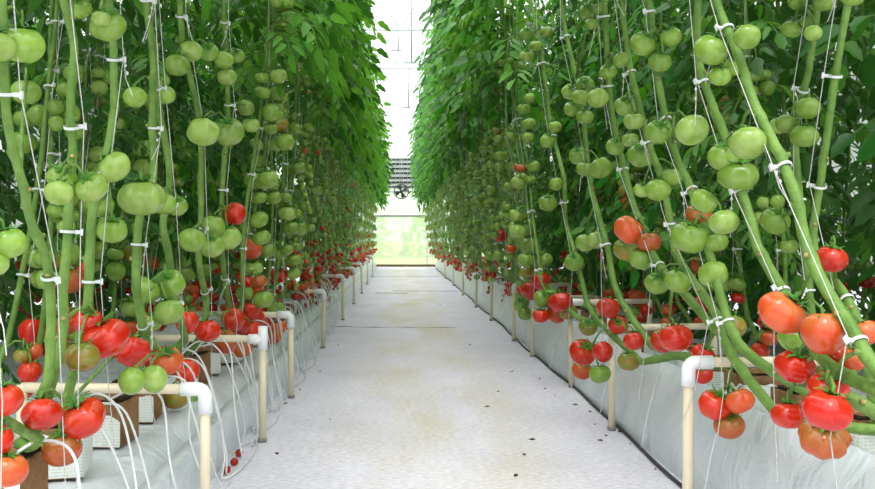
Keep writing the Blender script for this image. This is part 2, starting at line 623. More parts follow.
def stem_mesh(pts, rad, rng, side=12, scars=True, z_lo=0.35, z_hi=1.4):
    mb = MB()
    n = len(pts)
    rr = []
    for i in range(n):
        t = i / (n - 1)
        k = rad * (1.0 - 0.35 * t)
        if scars and i % 5 == 0:
            k *= 1.14
        rr.append(k * rng.uniform(0.97, 1.03))
    if scars:
        q = [V(p) for p in pts]
        for i in range(5, n - 1, 5):
            q[i] += V((rng.uniform(-1, 1), rng.uniform(-1, 1), 0)) * 0.0025
        pts = q
    mb.tube(pts, rr, side, 0)
    if scars:
        for i in range(5, n - 1, 5):
            p = pts[i]
            if p.z > z_hi:
                break
            a = rng.uniform(0, 6.28)
            d = V((math.cos(a), math.sin(a), 0.35)).normalized()
            mb.tube([p + d * rr[i] * 0.6, p + d * rr[i] * 1.35], [rr[i] * 0.5, rr[i] * 0.42], 7, 0, cap=False)
            mb.tube([p + d * rr[i] * 1.30, p + d * rr[i] * 1.38], [rr[i] * 0.40, rr[i] * 0.40], 7, 1)
    return mb.mesh('stem', [M['stem'], M['scar']])


def stalk_mesh(org, p0, hub, tops, r):
    """truss stalk: from the stem to the hub and a pedicel to the top of each fruit"""
    mb = MB()
    mid = (p0 + hub) * 0.5 + V((0, 0, 0.012))
    mb.tube([p0 - org, mid - org, hub - org], [r * 1.3, r, r * 0.9], 6)
    for t, u in tops:
        a = t + u * 0.012
        m = (hub + a) * 0.5 + u * 0.006 + V((0, 0, 0.006))
        mb.tube([hub - org, m - org, a - org, t - org], [r * 0.8, r * 0.7, r * 0.8, r * 0.7], 5)
    return mb.mesh('truss_stalk', [M['stem']])


def closest_on(pts, p):
    return min(range(len(pts)), key=lambda i: (pts[i] - p).length)


def twine_for(pts, side, rng, label, group, far, tail=True, nclips=None):
    """white twine from the crop wire down the stem, with clips round both; PTS run from the top down"""
    top = pts[0]
    org = V((top.x, top.y, top.z))
    t = empty('support_twine', org, label=label, cat='twine', group=group)
    zs = [p.z for p in pts]
    lo = min(zs)
    ks, z = [], rng.uniform(1.25, 1.45)
    while z > lo + 0.12:
        ks.append(min(range(len(pts)), key=lambda i: abs(pts[i].z - z)))
        z -= rng.uniform(0.19, 0.3)
    line = [V((0, 0, 0))]
    a0 = rng.uniform(0, 6.28)
    for k in ks:
        p = pts[k]
        j = min(len(pts) - 1, k + 1)
        ax = (pts[k - 1] - pts[j]).normalized()
        a0 = rng.uniform(-0.9, 0.9) + (0 if side < 0 else PI)
        out = V((math.cos(a0), math.sin(a0), 0))
        out = (out - ax * out.dot(ax)).normalized()
        mt = Matrix((out, ax.cross(out), ax)).transposed().to_4x4()
        q = p + out * 0.022
        if not far or rng.random() < 0.5:
            put('plant_clip', CLIP, t, Matrix.Translation(p - org) @ mt)
        line.append(q - org + V((0, 0, 0.006)))
    if tail and len(line) > 1:
        e = line[-1]
        line.append(e + V((rng.uniform(-.02, .02) - side * .01, rng.uniform(-.03, .03), -0.16)))
        line.append(line[-1] + V((rng.uniform(-.03, .03), rng.uniform(-.03, .03), -max(0.02, (e + org).z - 0.16 - (0.21 if side < 0 else 0.235)))))
    mb = MB()
    if len(line) < 2:
        line.append(V((0, 0, -1)))
    mb.tube(line, 0.001, 4, 0, cap=False)
    mb.build('twine_strand', M['twine'], t)
    if not far:
        for q in line[1:-2]:
            if rng.random() < 0.45:       # a knotted loose end of twine hanging from the clip
                e = q + V((rng.uniform(-.035, .035), rng.uniform(-.05, .05), -rng.uniform(.06, .14)))
                mk = MB()
                mk.tube([q, q.lerp(e, .5) + V((rng.uniform(-.006, .006), 0, -.004)), e], 0.001, 4, 0, cap=False)
                for f in (0.22, 0.42):
                    c = q.lerp(e, f)
                    mk.tube([c + V((0, 0, .004)), c, c - V((0, 0, .004))], [.0012, .0034, .0012], 6)
                mk.build('loose_end', M['twine'], t)
    return t


def plant_root(kind_name, base, label, group):
    return empty(kind_name, base, label=label, cat='tomato plant', group=group)


def finish_plant(root, org, path, fol, side, rng, far, rad):
    """stem + foliage; PATH bottom to top up to the first leaves, the stem goes on inside the foliage"""
    top = path[-1]
    lean = -side * 0.06
    up = [top + V((lean * h, 0, h)) for h in (0.3, 0.6, 0.9, 1.2, 1.45)]
    pts = path + up
    me = stem_mesh([p - org for p in pts], rad, rng, 6 if far else 10, not far, z_hi=1.3 - org.z)
    put('stem', me, root)
    if fol is not None:
        mw = Matrix.Translation(top - org) @ Matrix.Rotation(PI if side > 0 else 0.0, 4, 'Z') @ Matrix.Scale(rng.uniform(0.94, 1.06), 4)
        put('foliage', fol, root, mw)
    return pts


# --- hero plants: stem pixel paths read off the photo (top to bottom), trusses of fruit: (px, py, diameter px, colour, shape, towards aisle m)
LXB, LXT = -0.63, -0.56
RXB, RXT = 0.74, 0.60
HERO = {
 'L': [
  dict(look='big green fruit high, red by foot', w=15, stem=[(-22, -10), (-24, 90), (-14, 200), (-22, 300), (-14, 400), (12, 424), (40, 440)],
       tr=[[(-4, 46, 40, 'pale', 'ribbed', .0)], [(8, 243, 38, 'green', 'round', .02), (-8, 262, 34, 'pale', 'round', 0)],
           [(2, 400, 42, 'red', 'ribbed', .01)], [(8, 470, 40, 'orange', 'round', .03), (-6, 440, 38, 'red', 'round', .0)]]),
  dict(look='twin red beefsteaks at its foot', w=13, stem=[(2, -20), (4, 40), (6, 110), (14, 152), (22, 182), (31, 222), (44, 252), (50, 287), (51, 340), (48, 380)],
       tr=[[(22, 45, 47, 'green', 'ribbed', .02)], [(26, 92, 30, 'green', 'round', -.14)],
           [(42, 414, 40, 'red', 'ribbed', .03), (82, 418, 46, 'red', 'beef', .05), (62, 449, 40, 'brown', 'round', .02)]]),
  dict(look='broad red beefsteak under pale twins', w=12, stem=[(58, -20), (63, 0), (74, 44), (71, 90), (71, 120), (73, 150), (70, 190), (67, 245), (63, 290), (64, 320), (60, 350)],
       tr=[[(62, 178, 31, 'green', 'ribbed', -.02), (59, 193, 30, 'pale', 'ribbed', .03), (91, 187, 34, 'pale', 'round', .04)],
           [(80, 8, 24, 'green', 'round', -.1), (62, -14, 24, 'green', 'round', -.05)],
           [(105, 338, 47, 'red', 'beef', .04), (88, 321, 30, 'red', 'ribbed', .0), (81, 357, 37, 'olive', 'round', .02)]]),
  dict(look='ribbed green fruit at its top', w=11, stem=[(106, -30), (110, 10), (113, 48), (114, 97), (110, 138), (100, 176), (92, 215), (90, 260), (88, 303)],
       tr=[[(108, 26, 37, 'green', 'ribbed', .04), (101, 19, 20, 'pale', 'round', .06)],
           [(115, 167, 34, 'pale', 'ribbed', .04), (100, 205, 28, 'green', 'round', -.02), (112, 230, 32, 'green', 'ribbed', .02)],
           [(133, 352, 36, 'red', 'flat', .02), (150, 356, 26, 'red', 'ribbed', -.03)]]),
  dict(look='one wide ribbed green fruit halfway', w=12, stem=[(143, -30), (149, 25), (155, 52), (153, 80), (153, 112), (153, 180), (140, 215), (136, 275), (141, 318), (148, 345)],
       tr=[[(142, 198, 46, 'pale', 'beef', .05)],
           [(135, 97, 24, 'green', 'round', -.02), (165, 95, 22, 'green', 'round', .02), (160, 80, 20, 'pale', 'round', -.05)],
           [(169, 284, 34, 'green', 'ribbed', .03), (169, 312, 32, 'pale', 'ribbed', .06), (146, 290, 30, 'green', 'round', -.02), (150, 322, 24, 'green', 'round', .0)],
           [(132, 381, 28, 'green', 'oval', .12), (154, 379, 28, 'pale', 'oval', .13), (167, 360, 33, 'orange', 'ribbed', .04), (187, 372, 26, 'red', 'oval', .02)]]),
  dict(look='slim, behind the wide ribbed fruit', w=10, stem=[(150, 30), (158, 105), (168, 157), (169, 195), (163, 222), (168, 250), (176, 300), (185, 338)],
       tr=[[(165, 204, 24, 'green', 'round', .03), (177, 206, 22, 'pale', 'round', .01)],
           [(187, 322, 24, 'red', 'oval', .0)], [(190, 398, 26, 'green', 'round', -.03), (176, 397, 28, 'olive', 'round', -.02)]]),
  dict(look='two pale fruits meeting across its stem', w=10, stem=[(178, -20), (184, 50), (198, 110), (201, 150), (201, 215), (199, 262), (206, 300), (204, 330)],
       tr=[[(203, 132, 34, 'pale', 'ribbed', .04), (229, 132, 32, 'pale', 'round', .04)], [(191, 51, 24, 'pale', 'round', .03), (177, 65, 26, 'green', 'round', .0), (209, 52, 20, 'green', 'round', .05)],
           [(192, 240, 28, 'green', 'round', .03), (212, 246, 26, 'pale', 'round', .02)],
           [(208, 331, 26, 'red', 'round', .03), (226, 342, 24, 'orange', 'oval', .04), (233, 320, 24, 'red', 'oval', .03)]]),
  dict(look='lone red fruit among green ones', w=9, stem=[(222, -20), (226, 60), (228, 120), (222, 190), (222, 250), (228, 300), (232, 325)],
       tr=[[(224, 60, 20, 'green', 'round', .03), (227, 77, 20, 'pale', 'round', .04), (237, 56, 16, 'green', 'round', .0)],
           [(235, 214, 23, 'red', 'oval', .06), (213, 226, 26, 'green', 'round', .0), (228, 238, 28, 'pale', 'round', .05)],
           [(254, 318, 22, 'red', 'round', .02), (247, 336, 22, 'red', 'oval', .0), (272, 334, 22, 'orange', 'round', .03), (262, 326, 20, 'red', 'oval', .05)],
           [(246, 108, 18, 'green', 'round', .03), (251, 125, 18, 'pale', 'round', .05)]]),
 ],
 'R': [
  dict(look='thick stem past big orange fruit', w=16, stem=[(700, -50), (716, 0), (727, 29), (741, 62), (752, 98), (764, 124), (780, 157), (796, 197), (804, 237), (821, 280), (850, 326), (867, 355), (890, 388)],
       tr=[[(725, 157, 34, 'green', 'round', .02), (748, 143, 37, 'pale', 'round', .05), (738, 176, 40, 'green', 'ribbed', .0)],
           [(782, 313, 49, 'orange', 'ribbed', .05), (824, 333, 44, 'orange', 'oval', .03), (793, 337, 30, 'green', 'round', -.03)],
           [(865, 333, 30, 'orange', 'round', -.08), (851, 358, 30, 'orange', 'round', -.05)],
           [(827, 411, 50, 'red', 'ribbed', .09), (824, 438, 48, 'brown', 'flat', .04), (828, 388, 40, 'red', 'ribbed', .02)]]),
  dict(look='bent stem, green trio halfway', w=13, stem=[(703, -30), (697, 18), (700, 66), (710, 98), (723, 130), (738, 180), (751, 221), (758, 248), (778, 283), (797, 318), (816, 352), (846, 376), (885, 394)],
       tr=[[(711, 50, 35, 'green', 'round', .04), (720, 76, 23, 'green', 'round', .02), (735, 66, 22, 'green', 'round', -.06), (747, 37, 27, 'green', 'round', .0)],
           [(704, 201, 29, 'green', 'ribbed', .05), (724, 222, 31, 'pale', 'ribbed', .05), (699, 214, 26, 'brown', 'round', .0)],
           [(795, 366, 40, 'red', 'ribbed', .03), (838, 356, 24, 'deep', 'round', -.03)], [(789, 415, 35, 'red', 'ribbed', .05)]]),
  dict(look='red, orange and brown trio at foot', w=11, stem=[(636, -40), (648, 0), (655, 53), (663, 106), (676, 155), (692, 190), (702, 222), (712, 262), (722, 300), (738, 342), (778, 374), (830, 386)],
       tr=[[(643, 44, 27, 'green', 'round', .04), (660, 62, 24, 'green', 'round', .0), (671, 37, 22, 'green', 'round', -.04)],
           [(659, 132, 27, 'green', 'round', .03), (692, 130, 34, 'pale', 'round', .04)],
           [(690, 237, 38, 'green', 'round', .04), (716, 242, 24, 'green', 'round', -.02)],
           [(715, 405, 34, 'red', 'round', .05), (740, 401, 29, 'orange', 'round', .0), (729, 425, 31, 'brown', 'round', .02)]]),
  dict(look='green trio above the first pipe elbow', w=11, stem=[(620, -10), (629, 60), (638, 100), (649, 144), (662, 180), (669, 216), (674, 246), (687, 272), (715, 312), (724, 340), (740, 368), (772, 408)],
       tr=[[(626, 106, 24, 'green', 'ribbed', .03), (634, 121, 21, 'pale', 'round', .04)],
           [(641, 155, 27, 'green', 'round', .0), (672, 177, 22, 'green', 'round', -.03), (658, 190, 26, 'green', 'round', .02), (642, 190, 17, 'pale', 'round', .03)],
           [(679, 281, 29, 'green', 'round', .04), (657, 283, 25, 'green', 'round', .02), (713, 274, 31, 'green', 'ribbed', .0)],
           [(703, 354, 24, 'red', 'ribbed', .0), (702, 374, 22, 'red', 'round', -.02), (733, 326, 27, 'olive', 'round', -.04)]]),
  dict(look='orange trio over shiny red pair', w=10, stem=[(603, -20), (606, 29), (609, 86), (614, 125), (622, 160), (632, 200), (646, 238), (660, 266), (690, 300), (716, 330)],
       tr=[[(629, 230, 32, 'orange', 'round', .05), (649, 242, 25, 'brown', 'round', .0), (626, 249, 26, 'olive', 'round', .02), (641, 259, 25, 'green', 'round', .03)],
           [(676, 338, 33, 'red', 'round', .04), (663, 341, 26, 'red', 'round', .0)], [(615, 147, 19, 'green', 'round', .03), (630, 140, 17, 'pale', 'round', 0)],
           [(608, 72, 18, 'green', 'round', .0), (622, 60, 18, 'green', 'round', .02)]]),
  dict(look='heavy green cluster near its top', w=9, stem=[(556, -30), (564, 23), (576, 78), (583, 115), (590, 180), (597, 210), (607, 245), (614, 283), (628, 312), (652, 346)],
       tr=[[(581, 97, 19, 'green', 'round', .04), (598, 98, 22, 'pale', 'round', .05), (585, 85, 19, 'green', 'round', .0), (570, 92, 18, 'pale', 'ribbed', .03), (585, 117, 18, 'green', 'round', .02), (572, 109, 17, 'green', 'round', .05)],
           [(601, 168, 25, 'green', 'ribbed', .04), (585, 169, 18, 'green', 'round', .05), (578, 156, 19, 'green', 'round', .02)],
           [(596, 240, 19, 'pale', 'round', .02), (585, 243, 20, 'green', 'round', .04), (574, 262, 20, 'green', 'round', .03)],
           [(634, 341, 22, 'red', 'round', .04), (629, 361, 23, 'olive', 'round', .03), (618, 325, 20, 'red', 'round', -.02)],
           [(588, 11, 17, 'green', 'round', .03), (592, 24, 14, 'green', 'round', .05), (600, 8, 14, 'pale', 'round', 0)]]),
  dict(look='red, orange and green bunch at foot', w=11, stem=[(526, -20), (536, 26), (543, 63), (550, 120), (557, 150), (564, 180), (566, 222), (574, 250), (582, 282), (590, 308), (612, 335), (642, 362)],
       tr=[[(527, 34, 15, 'green', 'round', .04), (547, 32, 13, 'green', 'round', .0), (536, 46, 13, 'green', 'round', .03), (527, 56, 15, 'pale', 'round', .05)],
           [(548, 141, 17, 'green', 'round', .03), (555, 127, 14, 'green', 'round', .0)], [(548, 203, 19, 'green', 'round', .05), (556, 184, 14, 'green', 'round', .04)],
           [(583, 352, 28, 'red', 'round', .1), (603, 352, 21, 'red', 'oval', .08), (582, 370, 21, 'orange', 'round', .07), (600, 374, 22, 'green', 'round', .1)],
           [(608, 308, 24, 'red', 'round', .02), (588, 327, 19, 'olive', 'round', .0)]]),
  dict(look='red fruit behind the third pipe', w=8, stem=[(500, -20), (508, 60), (516, 120), (524, 180), (530, 230), (544, 275), (560, 300), (578, 318)],
       tr=[[(521, 181, 18, 'green', 'round', .04), (508, 180, 14, 'pale', 'round', .02)], [(529, 124, 15, 'green', 'round', .03), (528, 138, 13, 'green', 'round', .05), (511, 140, 14, 'green', 'round', .0)],
           [(529, 246, 19, 'green', 'round', .05), (516, 240, 17, 'pale', 'round', .03), (527, 229, 14, 'green', 'round', .02)],
           [(561, 302, 25, 'red', 'ribbed', .03), (557, 313, 22, 'orange', 'round', .0), (568, 312, 19, 'olive', 'round', -.02)],
           [(524, 109, 14, 'green', 'round', .03), (530, 98, 12, 'green', 'round', 0)]]),
  dict(look='red pair over green by straight pipe', w=8, stem=[(478, -20), (486, 60), (492, 130), (498, 190), (506, 240), (524, 275), (538, 300)],
       tr=[[(541, 281, 21, 'red', 'round', .04), (528, 289, 16, 'red', 'round', .02), (549, 295, 15, 'green', 'round', .03)], [(521, 305, 16, 'green', 'round', .04), (525, 314, 15, 'green', 'round', .05)],
           [(501, 236, 14, 'red', 'round', .05), (492, 228, 14, 'green', 'round', .03), (488, 240, 15, 'pale', 'round', .04)],
           [(488, 150, 13, 'green', 'round', .03), (497, 160, 14, 'pale', 'round', .05)], [(480, 90, 12, 'green', 'round', .04), (490, 100, 12, 'green', 'round', .02)]]),
 ],
}
# plants of the second, inner row that stand out at the right edge
HERO_BACK = [
  dict(look='inner row plant with green trusses near the right edge', w=9, stem=[(822, -20), (813, 42), (808, 75), (799, 105), (795, 140), (800, 200), (806, 260), (810, 300)], xb=0.98, xt=0.94,
       tr=[[(792, 29, 21, 'green', 'round', .03), (813, 33, 18, 'pale', 'round', .03), (808, 21, 16, 'green', 'round', .0), (796, 1, 18, 'green', 'round', .03)],
           [(808, 108, 25, 'green', 'round', .03), (788, 124, 24, 'green', 'round', .05), (804, 136, 28, 'green', 'round', .03), (778, 126, 18, 'pale', 'round', .0)],
           [(775, 221, 30, 'green', 'round', .03), (789, 246, 18, 'green', 'round', .02)], [(825, 2, 22, 'green', 'round', .0)]]),
  dict(look='inner row plant with one bright red fruit', w=10, stem=[(850, -10), (838, 60), (829, 122), (822, 173), (814, 226), (818, 262), (842, 290), (862, 330)], xb=0.92, xt=0.9,
       tr=[[(831, 259, 32, 'red', 'round', .03)], [(853, -4, 24, 'green', 'round', .05)]]),
]


def hero(spec, side, ordn, row='front'):
    xb, xt = spec.get('xb', LXB if side < 0 else RXB), spec.get('xt', LXT if side < 0 else RXT)
    rng = random.Random(hash(spec['look']) & 0 or sum(map(ord, spec['look'])))
    pts = [on_plane(px, py, xb, xt) for px, py in spec['stem']]
    pts = smooth_path(pts, 4)[::-1]                 # bottom to top
    rad = spec['w'] * 0.5 * pts[len(pts) // 2].y / F
    rad = max(0.0055, min(0.0115, rad * 0.9))
    # root from the grow block up to the first visible point, and on up to the leaves
    blk = V((-0.70 if side < 0 else 0.97, pts[0].y + (0.08 if side < 0 else -0.02), 0.30))
    b0 = pts[0]
    lead = smooth_path([blk, blk.lerp(b0, 0.45) + V((0, 0, -0.01 if b0.z > 0.3 else 0.02)), b0], 3)[:-1] if row == 'front' else smooth_path([V((b0.x + .03, b0.y, .31)), b0], 3)[:-1]
    path = lead + pts
    if path[-1].z < 1.3:
        d = (path[-1] - path[-4])
        d = d / max(d.z, 0.02)
        d.x = max(-0.2, min(0.2, d.x)); d.y = max(-0.4, min(0.4, d.y))
        h = 1.32 - path[-1].z
        e = path[-1]
        path += [e + V((d.x * h * t * (1 - .3 * t), d.y * h * t * (1 - .3 * t), h * t)) for t in (0.33, 0.67, 1)]
    org = V((path[0].x, path[0].y, path[0].z))
    rowname = ('left' if side < 0 else 'right') + ' front row'
    label = f"{ORD[ordn]} tomato plant of the {rowname}, {spec['look']}" if row == 'front' else 'tomato ' + spec['look'].replace('inner row ', '').replace('plant', 'plant of the inner right row')
    root = plant_root('tomato_plant', org, label, 'tomato plants in the ' + (rowname if row == 'front' else 'right inner row'))
    fol = FOL['left' if side < 0 else 'right'][ordn % 6]
    full = finish_plant(root, org, path, fol, side, rng, False, rad)
    for truss in spec['tr']:
        fr = []
        for (px, py, d, col, kind, off) in truss:
            c = on_plane(px, py, xb - side * off * 0.8, xt - side * off * 0.8)
            fr.append([c, d * 0.5 * c.y / F * (1.06 if kind in ('flat', 'beef') else 1.0), col, kind])
        cen = sum((f[0] for f in fr), V()) / len(fr)
        rmax = max(f[1] for f in fr)
        k = closest_on(full, cen + V((0, 0, rmax * 1.2)))
        hub = cen + V((0, 0, rmax * 1.1))
        tops = []
        for c, r, col, kind in fr:
            up = V((0, 0, 0.9)) + (hub - c).normalized() * 0.8 + V((rng.uniform(-.3, .3), rng.uniform(-.7, .1), rng.uniform(-.2, .2)))
            u = add_fruit(root, org, c, r, col, kind, up, rng, True, False)
            tops.append((c + u * r * 0.75, u))
        put('truss_stalk', stalk_mesh(org, full[k], hub, tops, 0.0034), root)
    all_plants.append((root, side, full))
    tw = path[::-1]
    top = tw[0] + V((0, 0, 1.62))
    twine_for([top] + tw, side, rng, f"white clipped twine holding up the {ORD[ordn]} plant of the {rowname}" if row == 'front' else 'white twine on the ' + spec['look'],
              'support twines in the ' + rowname, False)
    return root


def ripe_colour(z, rng, deep=False):
    q = rng.random()
    if z < 0.36:
        t = ('red', .42, 'orange', .64, 'deep', .76, 'brown', .86, 'olive', .92)
    elif z < 0.52:
        t = ('red', .30, 'orange', .44, 'deep', .5, 'brown', .58, 'olive', .68)
    elif z < 0.66:
        t = ('red', .09, 'orange', .14, 'deep', .14, 'brown', .17, 'olive', .24)
    else:
        t = ('red', .006, 'orange', .009, 'deep', .009, 'brown', .012, 'olive', .03)
    for i in range(0, 10, 2):
        if q < t[i + 1]:
            return t[i]
    return 'green' if rng.random() < 0.62 else 'pale'


def generic(side, x0, x1, y, seed, label, group, row, lean, fk, detail):
    """x0: stem x at z=.3, x1: at 1.3. fk: fruit kind 'big', 'mid', 'cherry'. detail 2 near, 1 middle, 0 far"""
    rng = random.Random(seed)
    zs = [0.3, 0.42, 0.58, 0.75, 0.92, 1.1, 1.3]
    ph = rng.uniform(0, 6.28)
    pts = []
    for z in zs:
        t = (z - 0.3)
        pts.append(V((x0 + (x1 - x0) * t + 0.018 * math.sin(ph + 5 * z), y + lean * t + 0.02 * math.sin(ph * 2 + 4 * z), z)))
    bx = (-0.70 if row == 'front' else x0 - 0.02) if side < 0 else (0.97 if row == 'front' else x0 + 0.02)
    bz = 0.285 if side < 0 else 0.315
    if y > 8.9:
        bz -= 0.1
    b = V((bx, y - lean * 0.15, bz))
    path = smooth_path([b, b.lerp(pts[1], 0.5) + V((0, 0, 0.0))] + pts[1:], 3 if detail else 1)
    org = b.copy()
    root = plant_root('tomato_plant', org, label, group)
    fols = FOL[('left' if side < 0 else 'right') if row == 'front' else row]
    if row == 'back' and y < 2.7:
        fols = FOL['right']
    full = finish_plant(root, org, path, fols[seed % len(fols)], side, rng, detail == 0, rng.uniform(0.0075, 0.0095))
    z = rng.uniform(0.32, 0.45)
    zmax = {'front': 1.75, 'back': 1.25, 'deep': 0.75}[row]
    step = {'big': 0.215, 'mid': 0.2, 'cherry': 0.21}[fk]
    while z < zmax:
        if row == 'back' and y < 4 and rng.random() < (0.12 if side < 0 else 0.4):
            z += step
            continue
        p = min(full, key=lambda q: abs(q.z - z))
        base = 0.0 if side < 0 else PI
        a = base + rng.gauss(0, 0.8) if rng.random() < 0.85 else rng.uniform(0, 6.28)
        d = V((math.cos(a), math.sin(a), 0))
        sd = V((-d.y, d.x, 0))
        fr = []
        grow = 1.0 if z < 1.0 else max(0.6, 1.0 - 0.5 * (z - 1.0))
        if fk == 'cherry':
            n = 9 if detail else 5
            col0 = None
            for i in range(n):
                s = 1 if i % 2 else -1
                c = p + d * (0.05 + 0.006 * i) + sd * (s * 0.017) + V((0, 0, 0.0 - 0.021 * i))
                zz = c.z + rng.uniform(-.03, .03) - (0.09 if side < 0 else -0.05)
                fr.append([c, rng.uniform(0.0135, 0.0165) * (1.0 if detail else 1.45), ripe_colour(zz, rng), 'berry'])
        else:
            n = rng.choice((2, 3, 3, 4, 4)) if fk == 'big' else rng.choice((3, 4, 4, 5))
            if detail == 0:
                n = min(n, 4)
            rr = (0.031, 0.047) if fk == 'big' else (0.022, 0.034)
            for i in range(n):
                r = rng.uniform(*rr) * grow
                c = p + d * (0.045 + rng.uniform(0, .03)) + sd * ((1 if i % 2 else -1) * r * rng.uniform(0.7, 1.0)) + V((0, 0, -0.02 - (i // 2) * r * 1.35 + rng.uniform(-.012, .012)))
                fr.append([c, r, ripe_colour(c.z + (0.09 if side > 0 and y > 4.5 else 0), rng), rng.choice(('round', 'round', 'ribbed', 'ribbed', 'beef', 'oval') if fk == 'big' else ('round', 'oval', 'round', 'ribbed'))])
            relax(fr)
        hub = p + d * 0.05 + V((0, 0, 0.02))
        tops = []
        for c, r, col, kind in fr:
            up = V((0, 0, 0.9)) + (hub - c).normalized() * 0.7 + V((rng.uniform(-.4, .4), rng.uniform(-.6, .3), 0))
            if fk == 'cherry':
                up = V((0, 0, 1)) - d * 0.2
            u = add_fruit(root, org, c, r, col, kind, up, rng, detail == 2 and fk != 'cherry', detail == 0 or fk == 'cherry')
            tops.append((c + u * r * 0.75, u))
        if detail:
            put('truss_stalk', stalk_mesh(org, p, hub, tops, 0.003 if fk != 'cherry' else 0.0016), root)
        z += step * rng.uniform(0.8, 1.2)
    return root, path


def build_plants():
    for i, s in enumerate(HERO['L']):
        hero(s, -1, i + 1)
    for i, s in enumerate(HERO['R']):
        hero(s, 1, i + 1)
    for i, s in enumerate(HERO_BACK):
        hero(s, 1, i + 1, 'back')
    for side, y0 in ((-1, 3.28), (1, 3.95)):
        sn = 'left' if side < 0 else 'right'
        y, k = y0, (9 if side < 0 else 10)
        while y < 18.75:
            rng = random.Random(int(y * 100) + side)
            detail = 2 if y < 5.2 else (1 if y < 9 else 0)
            fk = 'big' if y < 4.4 else ('mid' if y < 6.2 or (k % 3) else 'cherry')
            if side < 0 and 4.2 < y < 8 and k % 2:
                fk = 'cherry'
            if y > 9:
                fk = 'cherry' if k % 2 else 'mid'
            if k <= 24:
                what = {'big': 'large green fruit', 'mid': 'middling green fruit', 'cherry': 'long small-fruited trusses'}[fk]
                label = f"{ORD[k]} tomato plant from the camera in the {sn} front row, {what}"
                tl = f"white clipped twine of the {ORD[k]} plant from the camera, {sn} front row"
                grp = f'tomato plants in the {sn} front row'
                tg = f'support twines in the {sn} front row'
            else:
                label = f"distant tomato plant towards the end wall in the {sn} front row"
                tl = f"thin white twine on a distant plant of the {sn} front row"
                grp = f'distant tomato plants in the {sn} front row'
                tg = f'distant twines in the {sn} front row'
            x0 = (LXB if side < 0 else RXB) + rng.uniform(-.03, .03)
            x1 = (LXT if side < 0 else RXT) + rng.uniform(-.03, .03)
            lean = rng.uniform(-.12, .12) if side < 0 else rng.uniform(0.35, 0.6) * (1 if y < 8 else 0.5)
            r, path = generic(side, x0, x1, y, 1000 + k * 7 + (3 if side > 0 else 0), label, grp, 'front', lean, fk, detail)
            pt = path[::-1]
            twine_for([pt[0] + V((0, 0, 1.62))] + pt, side, rng, tl, tg, detail == 0)
            y += rng.uniform(0.24, 0.29) if y < 8 else rng.uniform(0.28, 0.34)
            k += 1
        # inner row
        y, k = (1.9 if side < 0 else 2.75), 1
        while y < 18.7:
            rng = random.Random(int(y * 77) + side * 5)
            detail = 2 if y < 3.4 else (1 if y < 6 else 0)
            if k <= 14:
                label = f"{ORD[k]} tomato plant from the camera in the shaded inner {sn} row"
                grp = f'tomato plants in the inner {sn} row'
            else:
                label = f"distant tomato plant in the shaded inner {sn} row"
                grp = f'distant tomato plants in the inner {sn} row'
            x = side * ((1.06 if side < 0 else 1.22) + rng.uniform(-.05, .05))
            r, path = generic(side, x, x - side * .04, y, 3000 + k * 5 + (2 if side > 0 else 0), label, grp, 'back', rng.uniform(-.1, .3), 'mid' if k % 3 else 'big', detail)
            if y < 6.5:
                pt = path[::-1]
                twine_for([pt[0] + V((0, 0, 1.62))] + pt, side, rng, f"white twine of the {ORD[k]} plant in the inner {sn} row", f'support twines in the inner {sn} row', False, True)
            y += rng.uniform(0.23, 0.3) if y < 6 else rng.uniform(0.44, 0.56)
            k += 1
        # next rows across, seen through the gaps
        for xr, y0, y1, nm in ((1.72, 1.6, 10.5, 'next row'), (2.3, 2.4, 10.0, 'second row across')):
            y = y0
            while y < y1:
                rng = random.Random(int(y * 55 + xr * 10) + side * 9)
                x = side * (xr + rng.uniform(-.08, .08))
                generic(side, x, x, y, 5000 + int(y * 10) + (1 if side > 0 else 0), f"leafy tomato plant of the {nm}, seen through gaps on the {sn}", f'tomato plants of the {nm} on the {sn}', 'deep', 0.0, 'mid', 0)
                y += rng.uniform(0.34, 0.44)


build_plants()


# ------------------------------------------------------------------ setting
def struct(o):
    o['kind'] = 'structure'
    return o


def wavy_strip(profile, y0, y1, dy, amp, seed, name, mat, parent=None):
    """a profile in x,z swept along y with creases"""
    n = int((y1 - y0) / dy)
    # refine profile
    pr = []
    for (a, b) in zip(profile, profile[1:]):
        m = max(1, int(math.dist(a, b) / 0.045))
        for k in range(m):
            t = k / m
            pr.append((a[0] + (b[0] - a[0]) * t, a[1] + (b[1] - a[1]) * t))
    pr.append(profile[-1])
    vs, fs = [], []
    for i in range(n + 1):
        y = y0 + (y1 - y0) * i / n
        for j, (x, z) in enumerate(pr):
            d = noise.noise(V((x * 9 + seed, y * 5, z * 9))) * amp + noise.noise(V((x * 22, y * 14 + z * 30, seed))) * amp * 0.5
            k = 0.0 if z < 0.005 else 1.0
            vs.append((x + d * k, y, z + d * 0.6 * k))
    m = len(pr)
    for i in range(n):
        for j in range(m - 1):
            fs.append((i * m + j, i * m + j + 1, (i + 1) * m + j + 1, (i + 1) * m + j))
    mb = MB()
    mb.add(vs, fs)
    return mb.build(name, mat, parent)


